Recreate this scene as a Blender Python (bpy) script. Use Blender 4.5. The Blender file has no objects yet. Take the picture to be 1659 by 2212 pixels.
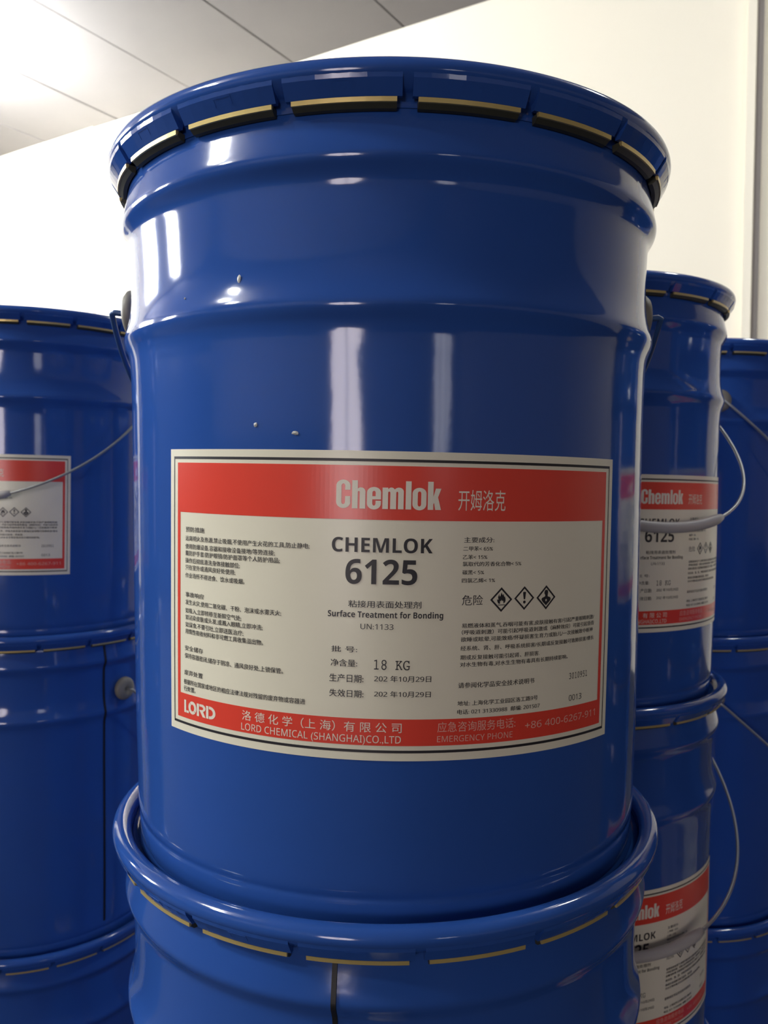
import bpy, bmesh, math, random
from mathutils import Matrix, Vector
from math import sin, cos, pi, radians as rad
S = bpy.context.scene
COL = S.collection
R = 0.155                 # outer radius of a pail lid, metres; pails are drawn in lid radii
CAMZ = 5.83 * R           # camera height above the floor

# ---------------------------------------------------------------- camera
cd = bpy.data.cameras.new('camera'); cam = bpy.data.objects.new('camera', cd); COL.objects.link(cam)
cd.sensor_fit = 'VERTICAL'; cd.sensor_height = 24.0; cd.lens = 24.0 * 1790 / 2212
cd.clip_start = 0.02; cd.clip_end = 60
cam.matrix_world = Matrix.Translation((0, 0, CAMZ)) @ Matrix.Rotation(pi/2 - 0.039, 4, 'X') @ Matrix.Rotation(0.0057, 4, 'Z')
cd.dof.use_dof = True; cd.dof.focus_distance = 2.25 * R; cd.dof.aperture_fstop = cd.lens / 1.2
S.camera = cam

# ---------------------------------------------------------------- room frame
TH = rad(31.4)
E1 = Vector((sin(TH), cos(TH), 0))      # towards the far wall
E2 = Vector((cos(TH), -sin(TH), 0))     # to the right along the far wall
def rp(s, e, z): return E2 * s + E1 * e + Vector((0, 0, z))
FAR, REAR, LEFT, RIGHT, CEIL = 4.0, -6.0, -6.7, 10.4, CAMZ + 2.47

# ---------------------------------------------------------------- world, lights, exposure
w = bpy.data.worlds.new('world'); S.world = w; w.use_nodes = True
w.node_tree.nodes['Background'].inputs[0].default_value = (.55, .7, 1, 1)
w.node_tree.nodes['Background'].inputs[1].default_value = 0.6
S.view_settings.view_transform = 'Standard'; S.view_settings.look = 'None'
S.view_settings.gamma = 1; S.view_settings.use_curve_mapping = False
S.view_settings.exposure = 1.0
def area(name, c, direction, sx, sz, radiance, col):
    l = bpy.data.lights.new(name, 'AREA'); l.shape = 'RECTANGLE'; l.size = sx; l.size_y = sz
    l.energy = radiance * pi * sx * sz; l.color = col
    o = bpy.data.objects.new(name, l); COL.objects.link(o)
    o.matrix_world = Matrix.Translation(c) @ direction.to_track_quat('-Z', 'Z').to_matrix().to_4x4()
    return o
# openings: wall, s/e range, z range   (daylight comes through them)
DOOR = (.72, 2.28, 0.0, 2.02)              # in the rear wall, behind the camera (s0,s1,z0,z1)
WIN_R = (7.3, 9.6, 0.9, 2.35)               # window in the rear wall
WIN_L = [(-.75, 1.15, 1.9, 3.15), (-2.7, -1.65, 1.9, 3.15)]   # high windows in the left wall (e0,e1,z0,z1)
area('daylight_door', rp((DOOR[0]+DOOR[1])/2, REAR - .16, (DOOR[2]+DOOR[3])/2), E1, DOOR[1]-DOOR[0], DOOR[3]-DOOR[2], 5.2, (1, .86, .84))
area('daylight_rear_window', rp((WIN_R[0]+WIN_R[1])/2, REAR - .16, (WIN_R[2]+WIN_R[3])/2), E1, WIN_R[1]-WIN_R[0], WIN_R[3]-WIN_R[2], 1.6, (1, .93, .9))
for a, b, c, d in WIN_L:
    area('daylight_high_window', rp(LEFT - .16, (a+b)/2, (c+d)/2), E2, b-a, d-c, 26.0, (.93, .96, 1))
LAMPS = [(rp(-4.62, 2.62, CAMZ + 2.2), 400.0, .11), (Vector((-2.66, -.02, CAMZ + 2.2)), 62.0, .2), (Vector((-3.15, -.6, CAMZ + 2.2)), 95.0, .13), (rp(.7, 2.1, CAMZ + 2.2), 52.0, .11)]   # bulb centre, emission, radius; last lamp added to brighten the far wall

# ---------------------------------------------------------------- helpers
def link_obj(name, me, parent=None, **props):
    o = bpy.data.objects.new(name, me); COL.objects.link(o)
    if parent is not None: o.parent = parent
    for k, v in props.items(): o[k] = v
    return o
def empty(name, loc, label, cat, group=None):
    o = bpy.data.objects.new(name, None); COL.objects.link(o); o.location = loc; o.empty_display_size = .05
    o['label'] = label; o['category'] = cat
    if group: o['group'] = group
    return o
def nodes(m): m.use_nodes = True; return m.node_tree.nodes, m.node_tree.links
def mat(name, col, rough=.5, metal=0, spec=.5, coat=0, bump=0, bscale=60, var=0, vscale=8, sss=0):
    m = bpy.data.materials.new(name); N, L = nodes(m); b = N['Principled BSDF']
    b.inputs['Base Color'].default_value = (*col, 1); b.inputs['Roughness'].default_value = rough
    b.inputs['Metallic'].default_value = metal; b.inputs['Specular IOR Level'].default_value = spec
    b.inputs['Coat Weight'].default_value = coat; b.inputs['Coat Roughness'].default_value = .06
    tc = N.new('ShaderNodeTexCoord')
    if var:
        n = N.new('ShaderNodeTexNoise'); n.inputs['Scale'].default_value = vscale; n.inputs['Detail'].default_value = 5
        L.new(tc.outputs['Object'], n.inputs['Vector'])
        mx = N.new('ShaderNodeMix'); mx.data_type = 'RGBA'; mx.blend_type = 'MIX'
        mx.inputs[6].default_value = (*[c * (1 - var) for c in col], 1); mx.inputs[7].default_value = (*[min(1, c * (1 + var)) for c in col], 1)
        L.new(n.outputs['Fac'], mx.inputs[0]); L.new(mx.outputs[2], b.inputs['Base Color'])
    if bump:
        n = N.new('ShaderNodeTexNoise'); n.inputs['Scale'].default_value = bscale; n.inputs['Detail'].default_value = 3
        L.new(tc.outputs['Object'], n.inputs['Vector'])
        bp = N.new('ShaderNodeBump'); bp.inputs['Strength'].default_value = bump; bp.inputs['Distance'].default_value = .001
        L.new(n.outputs['Fac'], bp.inputs['Height']); L.new(bp.outputs['Normal'], b.inputs['Normal'])
    return m
M = dict(
    blue=mat('blue_enamel', (.023, .080, .325), .09, coat=0, bump=.04, bscale=90, var=.04, vscale=14),
    gold=mat('bare_gold_lacquered_edge', (.68, .52, .20), .34, metal=.5),
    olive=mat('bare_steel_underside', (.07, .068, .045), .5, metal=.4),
    paper=mat('label_paper', (.80, .755, .60), .33, var=.015, vscale=30),
    red=mat('label_red', (.76, .060, .036), .28),
    ink=mat('label_ink', (.02, .018, .022), .45),
    white=mat('label_white_print', (.80, .74, .62), .42),
    pale=mat('label_pale_print', (.76, .42, .34), .42),
    ear=mat('grey_plastic', (.23, .21, .17), .5, var=.1, vscale=60),
    wire=mat('galvanised_wire', (.36, .37, .36), .38, metal=.7),
    bwire=mat('blue_painted_wire', (.035, .085, .22), .3, metal=.1),
    grip=mat('grey_plastic_grip', (.42, .40, .38), .45),
    chip=mat('chipped_bare_steel', (.38, .38, .36), .5, metal=.3),
    seam=mat('welded_seam_dark', (.015, .014, .015), .5, metal=.3),
    wall=mat('cream_wall_paint', (.87, .80, .675), .75, bump=.25, bscale=14, var=.035, vscale=.9),
    wall2=mat('cream_wall_paint_grey', (.82, .77, .69), .75, bump=.25, bscale=14, var=.03, vscale=1.2),
    dado=mat('room_wall_dull', (.34, .31, .30), .8, var=.1, vscale=.6),
    ceil=mat('grey_ceiling_board', (.205, .19, .197), .8, bump=.3, bscale=9, var=.07, vscale=2.2),
    joint=mat('ceiling_joint', (.08, .075, .075), .9),
    dark=mat('dark_dado_paint', (.05, .055, .06), .6),
    floor=mat('grey_concrete', (.03, .029, .028), .8, spec=.2, bump=.4, bscale=20, var=.2, vscale=1.5),
    frame=mat('window_frame_paint', (.35, .33, .30), .5),
    lamp=mat('lamp_shade_enamel', (.6, .6, .58), .4),
)
glass = bpy.data.materials.new('window_glass'); _N, _L = nodes(glass); _b = _N['Principled BSDF']
_b.inputs['Transmission Weight'].default_value = 1; _b.inputs['Roughness'].default_value = 0; _b.inputs['IOR'].default_value = 1.45
def mesh_from_bm(name, bm, mats, smooth=False, recalc=True):
    if recalc: bmesh.ops.recalc_face_normals(bm, faces=bm.faces)
    me = bpy.data.meshes.new(name); bm.to_mesh(me); bm.free()
    for m in (mats if isinstance(mats, (list, tuple)) else [mats]): me.materials.append(m)
    if smooth:
        for p in me.polygons: p.use_smooth = True
    return me
def box(bm, lo, hi, mi=0, fr=None):
    vs = [bm.verts.new(fr(x, y, z) if fr else (x, y, z)) for z in (lo[2], hi[2]) for y in (lo[1], hi[1]) for x in (lo[0], hi[0])]
    for f in ((0,2,3,1),(4,5,7,6),(0,1,5,4),(2,6,7,3),(0,4,6,2),(1,3,7,5)):
        bm.faces.new([vs[i] for i in f]).material_index = mi
def catmull(pts, n=4):
    P = [pts[0]] + list(pts) + [pts[-1]]; out = []
    for i in range(1, len(P) - 2):
        a, b, c, d = [Vector(q) for q in P[i-1:i+3]]
        for k in range(n):
            t = k / n
            out.append(tuple(.5 * ((2*b) + (c-a)*t + (2*a-5*b+4*c-d)*t*t + (3*b-a-3*c+d)*t**3)))
    out.append(tuple(P[-2])); return out
def lathe(name, prof, m, seg=200, smooth=True):
    bm = bmesh.new(); rings = []
    for r, z in prof:
        if r < 1e-5: rings.append([bm.verts.new((0, 0, z*R))]); continue
        rings.append([bm.verts.new((r*R*sin(2*pi*k/seg), -r*R*cos(2*pi*k/seg), z*R)) for k in range(seg)])
    for A, B in zip(rings, rings[1:]):
        for k in range(seg):
            j = (k+1) % seg
            if len(A) == 1 and len(B) == 1: continue
            if len(A) == 1: bm.faces.new((A[0], B[k], B[j]))
            elif len(B) == 1: bm.faces.new((A[k], B[0], A[j]))
            else: bm.faces.new((A[k], B[k], B[j], A[j]))
    return mesh_from_bm(name, bm, m, smooth)
def tube(bm, pts, r, seg=10, mi=0, cap=True):
    pts = [Vector(p) for p in pts]; rings = []; up = None
    for i, p in enumerate(pts):
        t = (pts[min(i+1, len(pts)-1)] - pts[max(i-1, 0)]).normalized()
        if up is None: up = t.orthogonal().normalized()
        up = (up - t * up.dot(t)).normalized(); s = t.cross(up)
        rr = r[i] if isinstance(r, list) else r
        rings.append([bm.verts.new(p + (up * cos(2*pi*k/seg) + s * sin(2*pi*k/seg)) * rr) for k in range(seg)])
    for A, B in zip(rings, rings[1:]):
        for k in range(seg):
            f = bm.faces.new((A[k], A[(k+1) % seg], B[(k+1) % seg], B[k])); f.material_index = mi
    if cap:
        bm.faces.new(rings[0]).material_index = mi; bm.faces.new(list(reversed(rings[-1]))).material_index = mi

# ---------------------------------------------------------------- the room
def struct(name, me, parent=None):
    o = link_obj(name, me, parent)
    if parent is None: o['kind'] = 'structure'
    return o
def wall_boxes(name, horiz, fixed, out, lo, hi, holes, m, t=.2, zt=None):
    """wall along s (horiz='s') or e, with rectangular holes (a0,a1,z0,z1); thickness goes outwards"""
    bm = bmesh.new(); zt = zt or CEIL
    f = (lambda a, b, z: rp(a, b, z)) if horiz == 's' else (lambda a, b, z: rp(b, a, z))
    cuts = sorted(holes); a = lo
    def bx(a0, a1, z0, z1):
        if a1 - a0 > 1e-4 and z1 - z0 > 1e-4:
            box(bm, (a0, min(fixed, fixed+out*t), z0), (a1, max(fixed, fixed+out*t), z1), 0, f)
    for h0, h1, z0, z1 in cuts:
        bx(a, h0, 0, zt); bx(h0, h1, 0, z0); bx(h0, h1, z1, zt); a = h1
    bx(a, hi, 0, zt)
    return struct(name, mesh_from_bm(name, bm, m))
PIL = -0.543
bm = bmesh.new()
box(bm, (LEFT, FAR, 0), (RIGHT, FAR + .4, CEIL), 0, rp)
struct('wall_far', mesh_from_bm('wall_far', bm, M['wall']))
wall_boxes('wall_rear', 's', REAR, -1, LEFT, RIGHT, [DOOR, WIN_R], M['dado'])
wall_boxes('wall_left', 'e', LEFT, -1, REAR - .2, FAR + .4, WIN_L, M['wall2'])
wall_boxes('wall_right', 'e', RIGHT, 1, REAR - .2, FAR + .4, [], M['dado'])
bm = bmesh.new(); box(bm, (PIL - .036, FAR - .035, 0), (PIL, FAR, CEIL), 0, rp); struct('trim_1', mesh_from_bm('trim_1', bm, M['wall']))
bm = bmesh.new(); box(bm, (PIL, FAR - .006, 0), (PIL + .024, FAR, CEIL), 0, rp); struct('shade_strip', mesh_from_bm('shade_strip', bm, M['dado']))  # dull strip painted in as the shadow line beside the trim
bm = bmesh.new(); box(bm, (LEFT, FAR - .015, 0), (-4.85, FAR, CEIL), 0, rp); struct('trim_2', mesh_from_bm('trim_2', bm, M['wall']))
# dark painted dado on the walls behind and beside the camera
bm = bmesh.new(); box(bm, (LEFT, REAR, 0), (LEFT + .012, 2.2, 1.78), 0, rp); struct('trim_3', mesh_from_bm('trim_3', bm, M['dark']))
bm = bmesh.new(); box(bm, (LEFT, REAR, 0), (DOOR[0], REAR + .012, 1.2), 0, rp); struct('trim_4', mesh_from_bm('trim_4', bm, M['dark']))
bm = bmesh.new(); box(bm, (DOOR[1], REAR, 0), (RIGHT, REAR + .012, .9), 0, rp); struct('trim_5', mesh_from_bm('trim_5', bm, M['dark']))
# floor, with the slightly higher slab the left-hand stack stands on
bm = bmesh.new(); box(bm, (LEFT-.2, REAR-.2, -.1), (RIGHT+.2, FAR+.4, 0), 0, rp)
cx, cy = -2.773*R, 6.66*R
box(bm, (cx-.3, cy-.25, -.05), (cx+.25, cy+.5, .09*R))
struct('floor', mesh_from_bm('floor', bm, M['floor']))
# ceiling: backing slab, and long boards laid at right angles to the far wall with open joints
bm = bmesh.new(); box(bm, (LEFT-.2, REAR-.2, CEIL+.03), (RIGHT+.2, FAR+.4, CEIL+.12), 0, rp)
ce = struct('ceiling', mesh_from_bm('ceiling', bm, M['joint']))
bm = bmesh.new(); box(bm, (.006, REAR, CEIL), (.754, -1.02, CEIL+.03), 0, rp); bA = mesh_from_bm('ceiling_board', bm, M['ceil'])
bm = bmesh.new(); box(bm, (.006, -1.01, CEIL), (.754, FAR, CEIL+.03), 0, rp); bB = mesh_from_bm('ceiling_board', bm, M['ceil'])
s0 = -3.09 - 5*.76
rng = random.Random(4)
for k in range(21):
    s = s0 + k*.76
    if s > RIGHT - .5: break
    for me in (bA, bB):
        o = link_obj('ceiling_board', me, ce); o.location = E2 * s + Vector((0, 0, rng.uniform(0, .004)))
# windows and door frames
def opening(name, horiz, fixed, out, a0, a1, z0, z1, nv, nh, pane=True):
    f = (lambda a, b, z: rp(a, fixed + out*b, z)) if horiz == 's' else (lambda a, b, z: rp(fixed + out*b, a, z))
    bm = bmesh.new(); t = .05
    for q in ((a0, a0+t, z0, z1), (a1-t, a1, z0, z1), (a0, a1, z0, z0+t), (a0, a1, z1-t, z1)):
        box(bm, (q[0], .05, q[2]), (q[1], .12, q[3]), 0, f)
    for i in range(1, nv): a = a0 + (a1-a0)*i/nv; box(bm, (a-.02, .06, z0), (a+.02, .11, z1), 0, f)
    for i in range(1, nh): z = z0 + (z1-z0)*i/nh; box(bm, (a0, .06, z-.02), (a1, .11, z+.02), 0, f)
    o = struct(name, mesh_from_bm(name, bm, M['frame']))
    return o
opening('door_1', 's', REAR, -1, *DOOR, 2, 1)
opening('window_1', 's', REAR, -1, *WIN_R, 3, 1)
for i, q in enumerate(WIN_L): opening('window_%d' % (i+2), 'e', LEFT, -1, *q, 2, 1)
# hanging lamps: flange, cord, cap and a frosted globe that is switched on; the last lamp is added
for (L0, em, q), lab in zip(LAMPS, ('lit globe lamp hanging below the ceiling near the far wall, on the left', 'lit globe lamp hanging below the ceiling left of the pail stacks', 'lit globe lamp hanging behind the camera, towards the left wall', 'added unseen globe lamp over the right-hand pail stacks, brightening the far wall')):
    lamp = empty('hanging_lamp', (L0.x, L0.y, CEIL), lab, 'lamp', 'globe lamps hanging from the ceiling')
    lz = L0.z - CEIL
    bulb = bpy.data.materials.new('lit_frosted_globe'); _N, _L = nodes(bulb); _b = _N['Principled BSDF']
    _b.inputs['Emission Color'].default_value = (.96, 1, .96, 1); _b.inputs['Emission Strength'].default_value = em
    link_obj('globe', lathe('globe', [(q*sin(pi*k/16)/R, (lz - q*cos(pi*k/16))/R) for k in range(17)], bulb, 32), lamp)
    link_obj('cap', lathe('cap', [(0, (lz+q+.04)/R), (.03/R, (lz+q+.038)/R), (.045/R, (lz+q+.01)/R), (.05/R, (lz+q-.014)/R), (0, (lz+q-.014)/R)], M['lamp'], 32), lamp)
    link_obj('flange', lathe('flange', [(0, 0), (.05/R, 0), (.045/R, -.02/R), (0, -.025/R)], M['lamp'], 32), lamp)
    bm = bmesh.new(); tube(bm, [(0, 0, -.01), (0, 0, lz+q+.03)], .006); link_obj('cord', mesh_from_bm('cord', bm, M['seam']), lamp)

# ---------------------------------------------------------------- the pail, in lid radii, z from its base
TUBE = 2.315; PITCH = TUBE - .03
body_pts = [(0, .02), (.84, .02), (.875, .0), (.892, .004), (.902, .022), (.9055, .05), (.9065, .085), (.9045, .10), (.9085, .118), (.911, .15), (.913, .25), (.917, .41),
    (.9195, .6), (.9215, .83), (.9228, 1.1), (.9235, 1.32), (.9250, 1.48), (.9275, 1.60), (.9290, 1.635), (.9310, 1.660), (.9360, 1.684), (.9440, 1.704), (.9490, 1.719), (.9500, 1.731), (.9480, 1.744), (.9420, 1.764), (.9350, 1.792), (.9290, 1.830), (.9262, 1.88), (.9262, 1.95), (.9285, 2.02), (.9300, 2.045), (.9335, 2.062), (.9420, 2.080), (.9530, 2.099), (.9570, 2.115), (.9550, 2.131), (.9495, 2.155), (.9430, 2.183), (.9370, 2.210), (.9325, 2.235), (.9310, 2.26), (.9310, 2.30)]
BODY = lathe('pail_body', [(r, z) for r, z in catmull(body_pts, 3)], M['blue'], 240)
ZS = [z for r, z in body_pts[11:18]]; RS = [r for r, z in body_pts[11:18]]
def rad_at(z):
    for i in range(len(ZS)-1):
        if z <= ZS[i+1] or i == len(ZS)-2:
            t = (z-ZS[i])/(ZS[i+1]-ZS[i]); return RS[i] + (RS[i+1]-RS[i])*t
lid_pts = [(0, 2.283), (.80, 2.283), (.83, 2.29), (.86, 2.29), (.885, 2.285), (.915, 2.284), (.928, 2.290), (.9345, 2.303)]
for k in range(15): a = pi - k * (pi + .9) / 14; lid_pts.append((.967 + .033*cos(a), TUBE + .033*sin(a)))
lid_pts += [(.975, 2.276), (.955, 2.268), (.940, 2.262), (.936, 2.25), (.9355, 2.235)]
LID = lathe('pail_lid', lid_pts, M['blue'], 240)
def lug_mesh(a0, a1, g0, g1, emb):
    """one crimped lug of the lid: slanted blue face, bare metal lower edge, dark underside"""
    bm = bmesh.new(); n = 7
    def ring(prof, A, B, mi, m2=None):
        rs = []
        for k in range(n+1):
            a = A + (B-A)*k/n
            rs.append([bm.verts.new((r*R*sin(a), -r*R*cos(a), z*R)) for r, z in prof])
        for P, Q in zip(rs, rs[1:]):
            for i in range(len(prof)):
                j = (i+1) % len(prof)
                f = bm.faces.new((P[i], P[j], Q[j], Q[i])); f.material_index = mi if not (m2 and i in m2) else m2[i]
        bm.faces.new(list(reversed(rs[0]))).material_index = mi; bm.faces.new(rs[-1]).material_index = mi
    d = rad(.35)
    ring([(.9965, 2.303), (.9935, 2.288), (.9690, 2.2505), (.955, 2.2505), (.950, 2.285)], a0, a1, 0)
    ring([(.9690, 2.2500), (.9680, 2.2380), (.9600, 2.2370), (.9585, 2.2505)], g0, g1, 1)
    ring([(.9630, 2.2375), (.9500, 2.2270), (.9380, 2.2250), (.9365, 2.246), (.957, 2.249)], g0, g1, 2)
    if emb:
        m_ = (a0+a1)/2
        for A in (m_-rad(1.7), m_+rad(1.5)):
            ring([(.9915, 2.2840), (.9800, 2.2660), (.9780, 2.2675), (.9895, 2.2850)], A, A+rad(.22), 0)
        ring([(.9925, 2.2850), (.9905, 2.2820), (.9885, 2.2835), (.9905, 2.2865)], m_-rad(1.7), m_+rad(1.7), 0)
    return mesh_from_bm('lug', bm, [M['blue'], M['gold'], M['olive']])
LUG = lug_mesh(rad(.8), rad(19.2), rad(1.7), rad(18.4), True)
# ears and bail
def ear_mesh(side):
    bm = bmesh.new()
    prof = [(.915, .050), (.935, .078), (.950, .086), (.966, .084), (.978, .074), (.985, .055), (.987, .030), (.980, .018), (.972, .0)]
    rings = []
    for x, r in prof:
        rings.append([bm.verts.new((side*x*R, r*R*cos(2*pi*k/28), 1.876*R + r*R*sin(2*pi*k/28))) for k in range(28)] if r > 0 else [bm.verts.new((side*x*R, 0, 1.876*R))])
    for A, B in zip(rings, rings[1:]):
        for k in range(28):
            j = (k+1) % 28
            bm.faces.new((A[k], A[j], B[j], B[k]) if len(B) > 1 else (A[k], A[j], B[0]))
    return mesh_from_bm('bail_ear', bm, M['ear'], True)
EAR = [ear_mesh(-1), ear_mesh(1)]
def bail_pts(back, drop, n=72):
    hf = .985; L = (hf*hf + drop*drop)**.5; sg = 1 if back else -1
    P = []
    for k in range(n+1):
        t = pi * k / n
        x = -1.035*cos(t) - .062*sin(2*t)*1.0
        al = sin(t)**.92
        P.append(Vector((x*R, sg*hf*al*R, (1.876 - drop*al)*R)))
    P[0] = Vector((-1.035*R, 0, 1.876*R)); P[-1] = Vector((1.035*R, 0, 1.876*R))
    return [Vector((-.965*R, 0, 1.876*R)), Vector((-1.0*R, 0, 1.876*R)), Vector((-1.025*R, 0, 1.879*R))] + P + [Vector((1.025*R, 0, 1.879*R)), Vector((1.0*R, 0, 1.876*R)), Vector((.965*R, 0, 1.876*R))]
def bail_mesh(back, drop, m, r=.0095):
    bm = bmesh.new(); tube(bm, bail_pts(back, drop), r*R, 8); return mesh_from_bm('bail_wire', bm, m, True)
BAIL_BACK = bail_mesh(True, .80, M['bwire'], .0115); BAIL_FRONT = bail_mesh(False, .86, M['wire'])
def grip_mesh(back, drop):
    P = bail_pts(back, drop); P = [p for p in P if abs(p.x) < .42*R and abs(p.y) > .3*R]
    bm = bmesh.new(); rr = [.030*R]*len(P); rr[0] = rr[-1] = .018*R; rr[1] = rr[-2] = .028*R
    tube(bm, P, rr, 16); return mesh_from_bm('grip', bm, M['grip'], True)
GRIP_F, GRIP_B = grip_mesh(False, .86), grip_mesh(True, .80)
# welded side seam: a dark ridge down the body
bm = bmesh.new(); sp = [(r, z) for r, z in catmull(body_pts[9:], 3) if z < 2.235]
for a0, a1, h, mi in ((-.0075, .0075, .0045, 0),):
    for A, B in zip(sp, sp[1:]):
        q = [((A[0]+h), a0, A[1]), ((A[0]+h), a1, A[1]), ((B[0]+h), a1, B[1]), ((B[0]+h), a0, B[1])]
        lo = [((A[0]-.01), a0, A[1]), ((A[0]-.01), a1, A[1]), ((B[0]-.01), a1, B[1]), ((B[0]-.01), a0, B[1])]
        v = [bm.verts.new((r*R*sin(a), -r*R*cos(a), z*R)) for r, a, z in q + lo]
        for f in ((0,1,2,3), (0,3,7,4), (1,5,6,2)): bm.faces.new([v[i] for i in f])
SEAM = mesh_from_bm('weld_seam', bm, M['seam'])

# ---------------------------------------------------------------- the label, laid out flat in millimetres and wrapped on the body
LZ = 1.2565 - .3415; TAU = -.015
def wrap(u, v, off):
    s = u*cos(TAU) - v*sin(TAU); h = u*sin(TAU) + v*cos(TAU)
    z = LZ + h/155.0; a = s/155.0/.921; r = (rad_at(z) + off/155.0) * R
    return Vector((r*sin(a), -r*cos(a), z*R))
def wrap_bm(name, bm, m, off, step=3.0):
    if step:
        xs = [v.co.x for v in bm.verts]; x = math.floor(min(xs)/step)*step + step
        while x < max(xs):
            bmesh.ops.bisect_plane(bm, geom=bm.verts[:]+bm.edges[:]+bm.faces[:], plane_co=(x, 0, 0), plane_no=(1, 0, 0)); x += step
    if step:
        for k in range(-7, 8):
            bmesh.ops.bisect_plane(bm, geom=bm.verts[:]+bm.edges[:]+bm.faces[:], plane_co=(0, 8.7*k, 0), plane_no=(0, 1, 0))
    for v in bm.verts: v.co = wrap(v.co.x, v.co.y, off + v.co.z)
    bm.normal_update()
    for f in bm.faces:
        c = f.calc_center_median()
        if f.normal.x*c.x + f.normal.y*c.y < 0: f.normal_flip()
    return mesh_from_bm(name, bm, m, False, False)
def rect(bm, x0, y0, x1, y1):
    bm.faces.new([bm.verts.new(p) for p in ((x0, y0, 0), (x1, y0, 0), (x1, y1, 0), (x0, y1, 0))])
def frame(bm, x0, y0, x1, y1, tx, ty):
    rect(bm, x0, y0, x0+tx, y1); rect(bm, x1-tx, y0, x1, y1); rect(bm, x0+tx, y0, x1-tx, y0+ty); rect(bm, x0+tx, y1-ty, x1-tx, y1)
bm = bmesh.new(); rect(bm, -115.2, -65.3, 115.2, 65.3)
bmesh.ops.bisect_plane(bm, geom=bm.verts[:]+bm.edges[:]+bm.faces[:], plane_co=(0, 0, 0), plane_no=(0, 1, 0))
PAPER = wrap_bm('paper_label', bm, M['paper'], .22, 2.0)
bm = bmesh.new(); frame(bm, -112.3, -61.9, 112.3, 62.0, .62, 1.15); BORDER = wrap_bm('border_line', bm, M['ink'], .30, 2.0)
bm = bmesh.new()
rect(bm, -109.3, 36.6, 109.3, 59.2); rect(bm, -109.3, -58.8, 109.3, -47.4)
rect(bm, -109.3, -47.4, -107.2, 36.6); rect(bm, 107.0, -47.4, 109.3, 36.6)
REDF = wrap_bm('red_panel', bm, M['red'], .30, 2.0)

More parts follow.
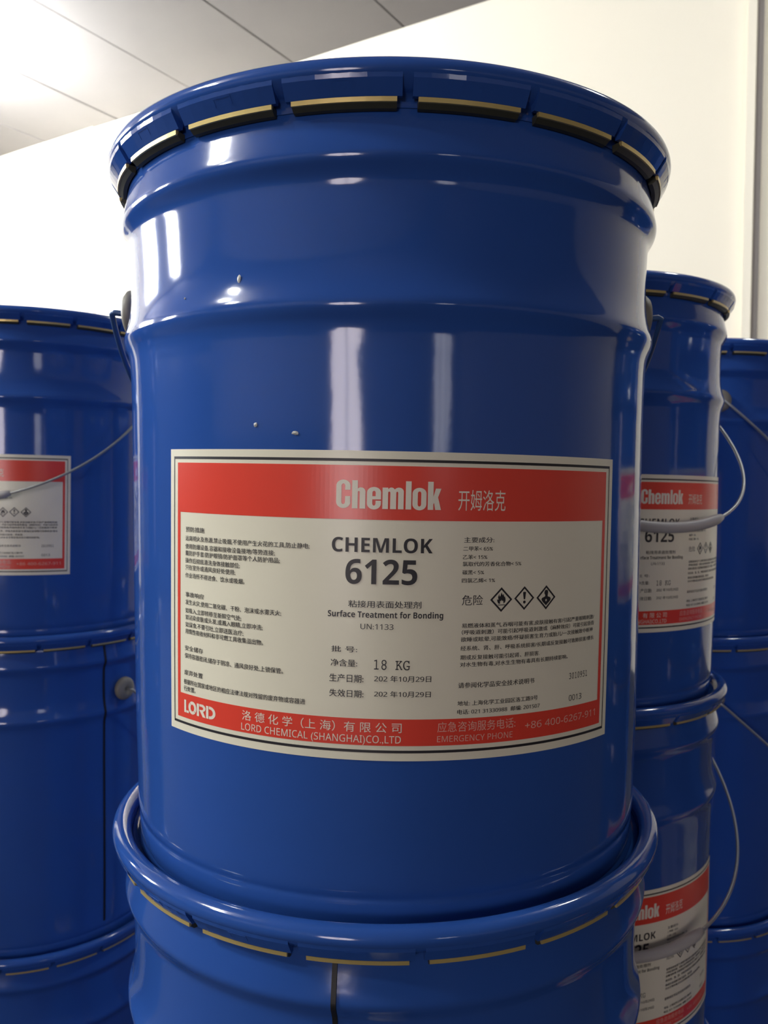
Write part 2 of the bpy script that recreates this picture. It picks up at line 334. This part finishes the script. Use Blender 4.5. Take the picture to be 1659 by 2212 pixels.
TEXT = [
('K', '预防措施', -103.04, 27.7, -90.33, 2.34),
('K', '远离明火及热源,禁止吸烟,不使用产生火花的工具,防止静电;', -103.16, 23.61, -36.35, 2.34),
('K', '使用防爆设备,容器和接收设备接地/等势连接;', -103.26, 19.94, -52.19, 2.34),
('K', '戴防护手套/防护眼镜/防护面罩等个人防护用品;', -103.25, 16.83, -49.75, 2.34),
('K', '操作后彻底清洗身体接触部位;', -103.24, 13.42, -69.56, 2.35),
('K', '只在室外或通风良好处使用;', -103.23, 10.3, -72.03, 2.35),
('K', '作业场所不得进食、饮水或吸烟。', -103.22, 6.59, -67.04, 2.35),
('K', '事故响应', -103.2, -2.27, -90.43, 2.36),
('K', '发生火灾,使用二氧化碳、干粉、泡沫或水雾灭火;', -103.19, -5.76, -48.82, 2.36),
('K', '如吸入,立即转移至新鲜空气处;', -103.18, -9.64, -68.6, 2.36),
('K', '如沾染皮肤或头发,或溅入眼睛,立即冲洗;', -103.17, -12.69, -57.65, 2.36),
('K', '如误食,不要引吐,立即送医治疗;', -103.17, -16.13, -67.44, 2.37),
('K', '用惰性吸收材料和非可燃工具收集溢出物。', -103.19, -19.24, -57.35, 2.37),
('K', '安全储存', -103.6, -27.1, -90.91, 2.38),
('K', '保持容器密闭,储存于阴凉、通风良好处,上锁保管。', -103.69, -30.67, -47.59, 2.38),
('K', '废弃处置', -104.03, -38.52, -91.15, 2.39),
('K', '根据所在国家或地区的相应法律法规对残留的废弃物或容器进', -104.42, -42.93, -37.35, 2.39),
('K', '行处置。', -104.44, -46.07, -95.9, 2.4),
('B', 'CHEMLOK', -26.61, 22.98, 15.61, 6.04),
('B', '6125', -20.65, 9.64, 9.39, 10.33),
('K', '粘接用表面处理剂', -19.24, -0.27, 11.33, 2.93),
('M', 'Surface Treatment for Bonding', -27.86, -4.48, 20.81, 2.55),
('L', 'UN:1133', -13.89, -9.36, -0.09, 2.25),
('K', '批 号:', -26.18, -19.4, -15.12, 2.56),
('K', '净含量:', -26.29, -25.51, -15.02, 3.06),
('L', '18  KG', -7.88, -26.33, 7.2, 4.13),
('K', '生产日期:', -26.77, -32.15, -12.28, 3.37),
('K', '202 年10月29日', -7.72, -31.5, 16.27, 2.66),
('K', '失效日期:', -26.68, -38.5, -12.17, 3.17),
('K', '202 年10月29日', -7.6, -37.95, 16.26, 2.56),
('K', '主要成分:', 29.06, 27.58, 42.69, 2.35),
('K', '二甲苯< 65%', 28.83, 24.06, 42.14, 1.96),
('K', '乙苯< 15%', 28.71, 20.51, 39.66, 1.96),
('K', '氯取代的芳香化合物< 5%', 28.7, 17.55, 56.13, 1.96),
('K', '碳黑< 5%', 28.67, 14.0, 38.34, 1.96),
('K', '四氯乙烯< 1%', 28.55, 10.57, 43.52, 1.96),
('K', '危险', 28.8, 0.99, 38.19, 4.33),
('K', '易燃液体和蒸气,吞咽可能有害,皮肤接触有害/引起严重眼睛刺激/', 28.96, -8.67, 101.85, 2.01),
('K', '（呼吸道刺激）可能引起呼吸道刺激或（麻醉效应）可能引起昏昏', 29.05, -11.51, 102.03, 2.01),
('K', '欲睡或眩晕,可能致癌/怀疑损害生育力或胎儿/一次接触致中枢神', 28.7, -14.55, 101.06, 2.02),
('K', '经系统、肾、肝、呼吸系统损害/长期或反复接触可致肺损害/继长', 28.68, -18.35, 102.05, 2.02),
('K', '期或反复接触可能引起肾、肝损害.', 28.7, -22.25, 67.09, 2.02),
('K', '对水生物有毒,对水生生物有毒具有长期持续影响。', 28.66, -25.28, 83.94, 2.02),
('K', '请参阅化学品安全技术说明书', 28.07, -34.36, 64.72, 2.39),
('L', '3010951', 85.35, -34.85, 97.9, 2.76),
('K', '地址: 上海化学工业园区洛工路9号', 27.96, -41.96, 66.83, 2.09),
('L', '0013', 85.57, -44.84, 94.2, 2.62),
('K', '电话: 021 31330988  邮编: 201507', 27.98, -45.64, 68.04, 2.09),
('W', '洛 德 化 学（上 海）有 限 公 司', -67.75, -53.2, 4.26, 4.33),
('V', 'LORD CHEMICAL (SHANGHAI)CO.,LTD', -68.13, -57.64, 4.07, 3.1),
('W', '应急咨询服务电话:', 19.52, -53.03, 55.5, 4.38),
('V', 'EMERGENCY PHONE', 19.5, -57.23, 54.21, 2.59),
('V', '+86 400-6267-911', 60.53, -54.34, 105.19, 3.09),
('W', '开姆洛克', 26.16, 41.07, 47.6, 8.75),
('X', 'Chemlok', -25.13, 41.21, 18.74, 12.0),
('Y', 'LORD', -104.16, -56.17, -82.91, 5.89),
('D', '1', 41.53, -2.22, 52.1, 10.64),
('D', '2', 53.08, -1.81, 63.37, 10.35),
('D', '3', 64.58, -2.18, 75.26, 10.71),
]
dims = {}
def flat_curve(name, loops):
    """filled 2D shape from closed loops (holes by even-odd)"""
    c = bpy.data.curves.new(name, 'CURVE'); c.dimensions = '2D'; c.fill_mode = 'BOTH'
    for lp in loops:
        s = c.splines.new('POLY'); s.points.add(len(lp)-1); s.use_cyclic_u = True
        for p, q in zip(s.points, lp): p.co = (q[0], q[1], 0, 1)
    return c
def rloop(x0, y0, x1, y1, r, n=6):
    """rounded rectangle; r = radius or (bl, br, tr, tl)"""
    rs = r if isinstance(r, tuple) else (r,)*4; out = []
    for (cx, cy, a0, q) in ((x0, y0, pi, rs[0]), (x1, y0, 1.5*pi, rs[1]), (x1, y1, 0, rs[2]), (x0, y1, .5*pi, rs[3])):
        sx = 1 if cx == x0 else -1; sy = 1 if cy == y0 else -1
        if q == 0: out.append((cx, cy)); continue
        for k in range(n+1):
            a = a0 + .5*pi*k/n; out.append((cx + sx*q + q*cos(a), cy + sy*q + q*sin(a)))
    return out
def arc(cx, cy, rx, ry, a0, a1, n=14): return [(cx + rx*cos(rad(a0+(a1-a0)*k/n)), cy + ry*sin(rad(a0+(a1-a0)*k/n))) for k in range(n+1)]
def heavy_word():
    """the heavy condensed brand word in the red header, in a 226 x 66 box (photo pixels)"""
    L = []
    # C : outer, slot on the right
    L.append([(31, 24), (31, 14)] + arc(16, 14, 15.3, 14, 0, -180, 16) + arc(16, 50, 15.3, 13.5, 180, 0, 16) + [(31, 41), (20, 41), (20, 50)] + arc(16, 50, 4, 5, 0, 180, 8) + [(12, 14)] + arc(16, 14, 4, 5, 180, 360, 8) + [(20, 27), (31, 27)])
    # h
    x = 35; L.append([(x, 0), (x, 62.5), (x+12, 62.5), (x+12, 44)] + arc(x+19, 38, 9.5, 9, 120, 0, 8) + [(x+28.5, 0), (x+16.5, 0), (x+16.5, 36)] + arc(x+14.3, 36, 2.2, 3, 0, 180, 6) + [(x+12, 0)])
    # e
    x = 67; L.append([(x+30, 18), (x+30, 11)] + arc(x+15, 12, 15, 13.5, 0, -180, 14) + arc(x+15, 36, 15, 12.5, 180, 0, 14) + [(x+30, 21), (x+11.5, 21), (x+11.5, 12)] + arc(x+15, 12, 3.5, 5, 180, 360, 8) + [(x+18.5, 18)])
    L.append([(x+11.5, 28)] + [(x+18.5, 28)] + arc(x+15, 35.5, 3.5, 4.5, 0, 180, 8))
    # m
    x = 100; L.append([(x, 0), (x, 47.5), (x+12, 47.5), (x+12, 44)] + arc(x+19, 39.5, 8, 8.5, 120, 30, 6) + arc(x+35, 39.5, 10.3, 8.5, 130, 0, 8) + [(x+45.3, 0), (x+33.3, 0), (x+33.3, 36)] + arc(x+31.3, 36, 2, 3, 0, 180, 5) + [(x+29.3, 0), (x+16.6, 0), (x+16.6, 36)] + arc(x+14.3, 36, 2.3, 3, 0, 180, 5) + [(x+12, 0)])
    # l
    L.append([(149.5, 0), (149.5, 62.5), (161.5, 62.5), (161.5, 0)])
    # o
    x = 164; L.append(arc(x+15, 12, 15, 13.5, 0, -180, 14) + arc(x+15, 36, 15, 12.5, 180, 0, 14)); L.append([(x+11.3, 12)] + arc(x+15, 12, 3.7, 5, 180, 360, 8) + arc(x+15, 36, 3.7, 4.5, 0, 180, 8))
    # k
    x = 197; L.append([(x, 0), (x, 62.5), (x+12, 62.5), (x+12, 29), (x+17, 47.5), (x+29, 47.5), (x+22, 28), (x+29, 0), (x+16.5, 0), (x+13.6, 16), (x+12, 12), (x+12, 0)])
    return L
def stencil_word():
    """the stencil-cut company emblem lettering at the lower left, 67 x 27 box"""
    L = [[(0, 0), (0, 27), (4.6, 27), (4.6, 0)], [(5.2, 0), (5.2, 5.2), (11, 5.2), (11, 0)]]
    ox, oy = 19, 13.5
    L.append(arc(ox, oy, 9, 13.8, -38, 128, 18) + arc(ox, oy, 4, 7.2, 128, -38, 14))
    L.append(arc(ox, oy, 9, 13.8, 134, 316, 18) + arc(ox, oy, 4, 7.2, 316, 134, 14))
    L.append([(28.9, 0), (28.9, 26.5), (33.6, 26.5), (33.6, 0)])
    L.append([(34.6, 26.5), (38.5, 26.5)] + arc(40, 19, 7.2, 7.6, 90, -72, 12) + [(47.3, 0), (41.5, 0), (34.6, 13.6), (34.6, 14.5), (38.5, 14.5)] + arc(39.5, 18, 3, 3.3, -90, 90, 8) + [(34.6, 21.3)])
    L.append([(48.4, 0), (48.4, 26.5), (53.2, 26.5), (53.2, 0)])
    L.append([(54.2, 26.5)] + arc(56, 13.25, 11, 13.25, 90, -90, 18) + [(54.2, 0), (54.2, 6)] + arc(56, 13.25, 6, 7.2, -90, 90, 14) + [(54.2, 20.5)])
    return L
def hazard(n):
    """diamond pictograms in a unit box (0..1); x scaled to the diamond's width"""
    t = .075; D = [[(0, .5), (.5, 1), (1, .5), (.5, 0)], [(t*1.35, .5), (.5, 1-t*1.35), (1-t*1.35, .5), (.5, t*1.35)]]
    if n == '1':
        D.append([(.36, .35), (.32, .44), (.31, .52), (.35, .50), (.37, .50), (.35, .60), (.38, .68), (.41, .73), (.41, .66), (.43, .62), (.46, .66), (.48, .72), (.50, .80), (.53, .73), (.56, .66), (.57, .70), (.60, .74), (.61, .66), (.64, .60), (.66, .63), (.69, .52), (.69, .43), (.64, .36), (.60, .34),
                  (.60, .40), (.57, .47), (.54, .43), (.51, .50), (.48, .43), (.45, .46), (.44, .40), (.45, .34), (.41, .335)])
        D.append([(.35, .27), (.35, .30), (.67, .30), (.67, .27)])
    elif n == '2':
        D.append([(.47, .45), (.43, .70), (.43, .745), (.46, .765), (.54, .765), (.58, .745), (.57, .70), (.54, .45)])
        D.append(arc(.505, .335, .065, .065, 0, 337.5, 15))
    else:
        D.append([(.42, .77), (.46, .81), (.55, .81), (.59, .77), (.60, .70), (.58, .60), (.58, .54), (.72, .50), (.75, .42), (.70, .35), (.50, .17), (.32, .33), (.26, .42), (.28, .48), (.44, .54), (.45, .60), (.40, .68)])
        D.append([(.50, .46), (.52, .415), (.56, .405), (.53, .375), (.54, .33), (.50, .35), (.46, .33), (.47, .375), (.44, .405), (.48, .415)])
    return D
jobs = []
def math_sans(t, st):
    U, Lo, Dg = {'b': (0x1D5D4, 0x1D5EE, 0x1D7EC), 's': (0x1D5A0, 0x1D5BA, 0x1D7E2), 'm': (0x1D670, 0x1D68A, 0x1D7F6)}[st]
    return ''.join(chr(U+ord(c)-65) if 'A' <= c <= 'Z' else chr(Lo+ord(c)-97) if 'a' <= c <= 'z' else chr(Dg+ord(c)-48) if '0' <= c <= '9' else c for c in t)
for k, t, x0, y0, x1, h in TEXT:
    if k == 'X': c = flat_curve('print', heavy_word())
    elif k == 'Y': c = flat_curve('print', stencil_word())
    elif k == 'D': c = flat_curve('print', hazard(t))
    else:
        c = bpy.data.curves.new('print', 'FONT'); c.body = math_sans(t, 'b' if k in 'BM' else 'm' if ('KG' in t or t == '3010951') else 's'); c.size = 1; c.resolution_u = 3 if (k in 'BW' or h > 4) else 2
    o = bpy.data.objects.new('print', c); COL.objects.link(o); jobs.append((o, k, t, x0, y0, x1, h))
bpy.context.view_layer.update(); dg = bpy.context.evaluated_depsgraph_get()
acc = {}
for o, k, t, x0, y0, x1, h in jobs:
    me = bpy.data.meshes.new_from_object(o.evaluated_get(dg)); bm = bmesh.new(); bm.from_mesh(me); bpy.data.meshes.remove(me)
    xs = [v.co.x for v in bm.verts]; ys = [v.co.y for v in bm.verts]; a, b = min(xs), max(xs); sx = (x1-x0)/(b-a)
    if k == 'X': sy, yb = h/64.0, 0
    elif k == 'Y': sy, yb = h/27.0, 0
    elif k == 'D': sy, yb = h, 0
    elif k in 'KW': sy, yb = h/.92, -.08
    elif 'KG' in t or t == '3010951': sy, yb = h/.62, 0
    else: sy, yb = h/.714, 0
    for v in bm.verts: v.co = Vector((x0 + (v.co.x-a)*sx, y0 + (v.co.y-yb)*sy, 0))
    key = {'X': 'header_word', 'Y': 'company_emblem', 'D': 'hazard_symbol_'+t, 'B': 'bold_print', 'K': 'small_print', 'L': 'small_print', 'M': 'small_print', 'W': 'white_print', 'V': 'white_print'}[k]
    if k in 'WV' and x0 > 10 and y0 < 0: key = 'pale_print'
    if k in 'WV': key += '_%d' % len(acc)
    tm = bpy.data.meshes.new('t')
    if k in 'BXYD' or h > 6: 
        xx = math.floor(x0/2.5)*2.5 + 2.5
        while xx < x1:
            bmesh.ops.bisect_plane(bm, geom=bm.verts[:]+bm.edges[:]+bm.faces[:], plane_co=(xx, 0, 0), plane_no=(1, 0, 0)); xx += 2.5
    bm.to_mesh(tm); bm.free(); acc.setdefault(key, bmesh.new()).from_mesh(tm)
    if k == 'K' and h < 4:      # heavier strokes: the glyphs once more, a hair to the side
        tm.transform(Matrix.Translation((.06, 0, .02))); acc[key].from_mesh(tm)
    bpy.data.meshes.remove(tm)
    c = o.data; bpy.data.objects.remove(o); bpy.data.curves.remove(c)
PRINT = []
for key, bm in acc.items():
    m = M['white'] if key[:5] in ('heade', 'compa', 'white') else M['pale'] if key[:4] == 'pale' else M['ink']
    PRINT.append((key.rstrip('_0123456789'), wrap_bm(key, bm, m, .40, 0)))

# paint chips on the top pail
def chip_mesh(phi, z, w_, h_, seed):
    rg = random.Random(seed); bm = bmesh.new(); n = 9; r = 0
    rr = [q for q in body_pts]; 
    for i in range(len(rr)-1):
        if rr[i][1] <= z <= rr[i+1][1]: r = rr[i][0] + (rr[i+1][0]-rr[i][0])*(z-rr[i][1])/(rr[i+1][1]-rr[i][1])
    r += .0022
    vs = []; 
    for k in range(n):
        a = 2*pi*k/n; q = rg.uniform(.7, 1.1)
        vs.append(bm.verts.new(((r)*R*sin(phi+q*w_*cos(a)), -(r)*R*cos(phi+q*w_*cos(a)), (z+q*h_*sin(a))*R)))
    c = bm.verts.new(((r+.002)*R*sin(phi), -(r+.002)*R*cos(phi), z*R))
    for k in range(n): bm.faces.new((vs[k], vs[(k+1) % n], c))
    return mesh_from_bm('paint_chip', bm, M['chip'])

# ---------------------------------------------------------------- stacks of pails
def pail(x, y, z, phi, label, lid_phase, bail, group='blue steel pails standing in stacks', label_drop=0):
    root = empty('steel_pail', (x*R, y*R, z*R), label, 'bucket', group)
    root.rotation_euler.z = rad(phi)
    link_obj('pail_body', BODY, root)
    lid = link_obj('lid', LID, root); lid.rotation_euler.z = rad(lid_phase - phi)
    for k in range(18):
        l = link_obj('lug', LUG, lid); l.rotation_euler.z = rad(20*k)
    for e in EAR: link_obj('bail_ear', e, root)
    if bail == 'front': b = link_obj('bail_wire', BAIL_FRONT, root); g = link_obj('grip', GRIP_F, b)
    else: b = link_obj('bail_wire', BAIL_BACK, root, label='blue painted bail wire'); g = link_obj('grip', GRIP_B, b)
    s = link_obj('weld_seam', SEAM, root); s.rotation_euler.z = rad(-100)
    p = link_obj('paper_label', PAPER, root, label='printed paper label, red header band over cream')
    p.location.z = -label_drop*R
    link_obj('red_panel', REDF, p); link_obj('border_line', BORDER, p)
    for nm, me in PRINT: link_obj(nm, me, p)
    return root
STACKS = [
  # x, y, z0, per level from the floor up: (phi, lid phase, bail, label)
  (.0111, 3.149, 0, [(40, 3, 'back', 'blue steel pail hidden at the foot of the central stack'),
     (91.5, 5.4, 'back', 'blue pail under the large central pail, cut off below, dark welded seam facing forward'),
     (1.09, 2.6, 'back', 'large blue steel pail in the centre front, cream and red label facing forward, 6125')]),
  (-2.773, 6.66, .09, [(60, 6, 'back', 'lowest blue pail of the left stack, only its rim in view at the bottom left'),
     (150, 2, 'front', 'middle pail of the left stack, in shade, no label showing, dark vertical seam'),
     (-10.8, -3, 'front', 'top pail of the left stack, red and cream label cut by the left picture edge')]),
  (1.123, 5.263, 0, [(10, 1, 'back', 'lowest blue pail of the near right stack, hidden'),
     (17, 7, 'front', 'second pail of the near right stack, shaded label at the bottom right'),
     (24.4, 2, 'front', 'top pail of the near right stack, label with 6125 partly behind the central pail')]),
  (2.586, 7.292, 0, [(40, 1, 'back', 'lowest blue pail of the farthest right stack, in deep shade'),
     (88, 7, 'front', 'second pail of the farthest right stack, in shade behind the labelled pails'),
     (88, 2, 'front', 'top pail of the farthest right stack, at the right picture edge, no label showing')]),
  (-5.05, 5.6, 0, [(80, 1, 'back', 'lowest pail of the added stack left of the picture, unseen, shading the left stack'),  # unseen stack added to shade the lower pails of the left stack
     (130, 7, 'back', 'middle pail of the added stack left of the picture, unseen, shading the left stack'),
     (110, 2, 'back', 'top pail of the added stack left of the picture, unseen, shading the left stack')]),
  # stands just outside the frame; it shows as the dark reflection on the right flank of the central pail
  (3.75, 4.55, 0, [(-60, 1, 'back', 'lowest pail of the stack right of the picture, seen only in reflection'),
     (-85, 7, 'back', 'middle pail of the stack right of the picture, seen only in reflection'),
     (-88, 2, 'back', 'top pail of the stack right of the picture, seen only in reflection')]),
]
top = None
for x, y, z0, lv in STACKS:
    for i, (phi, ph, bail, lab) in enumerate(lv):
        r_ = pail(x, y, z0 + i*PITCH, phi, lab, ph, bail, label_drop=.042 if (x == 1.123 and i == 2) else 0)
        if x == .0111 and i == 2: top = r_
for phi, z, w_, h_, sd in ((-27.5, 1.812, .008, .012, 1), (-24.5, 1.41, .006, .008, 2), (-17.0, 1.385, .011, .006, 5), (-40, 1.78, .004, .004, 7)):
    link_obj('paint_chip', chip_mesh(rad(phi), z, w_, h_, sd), top)
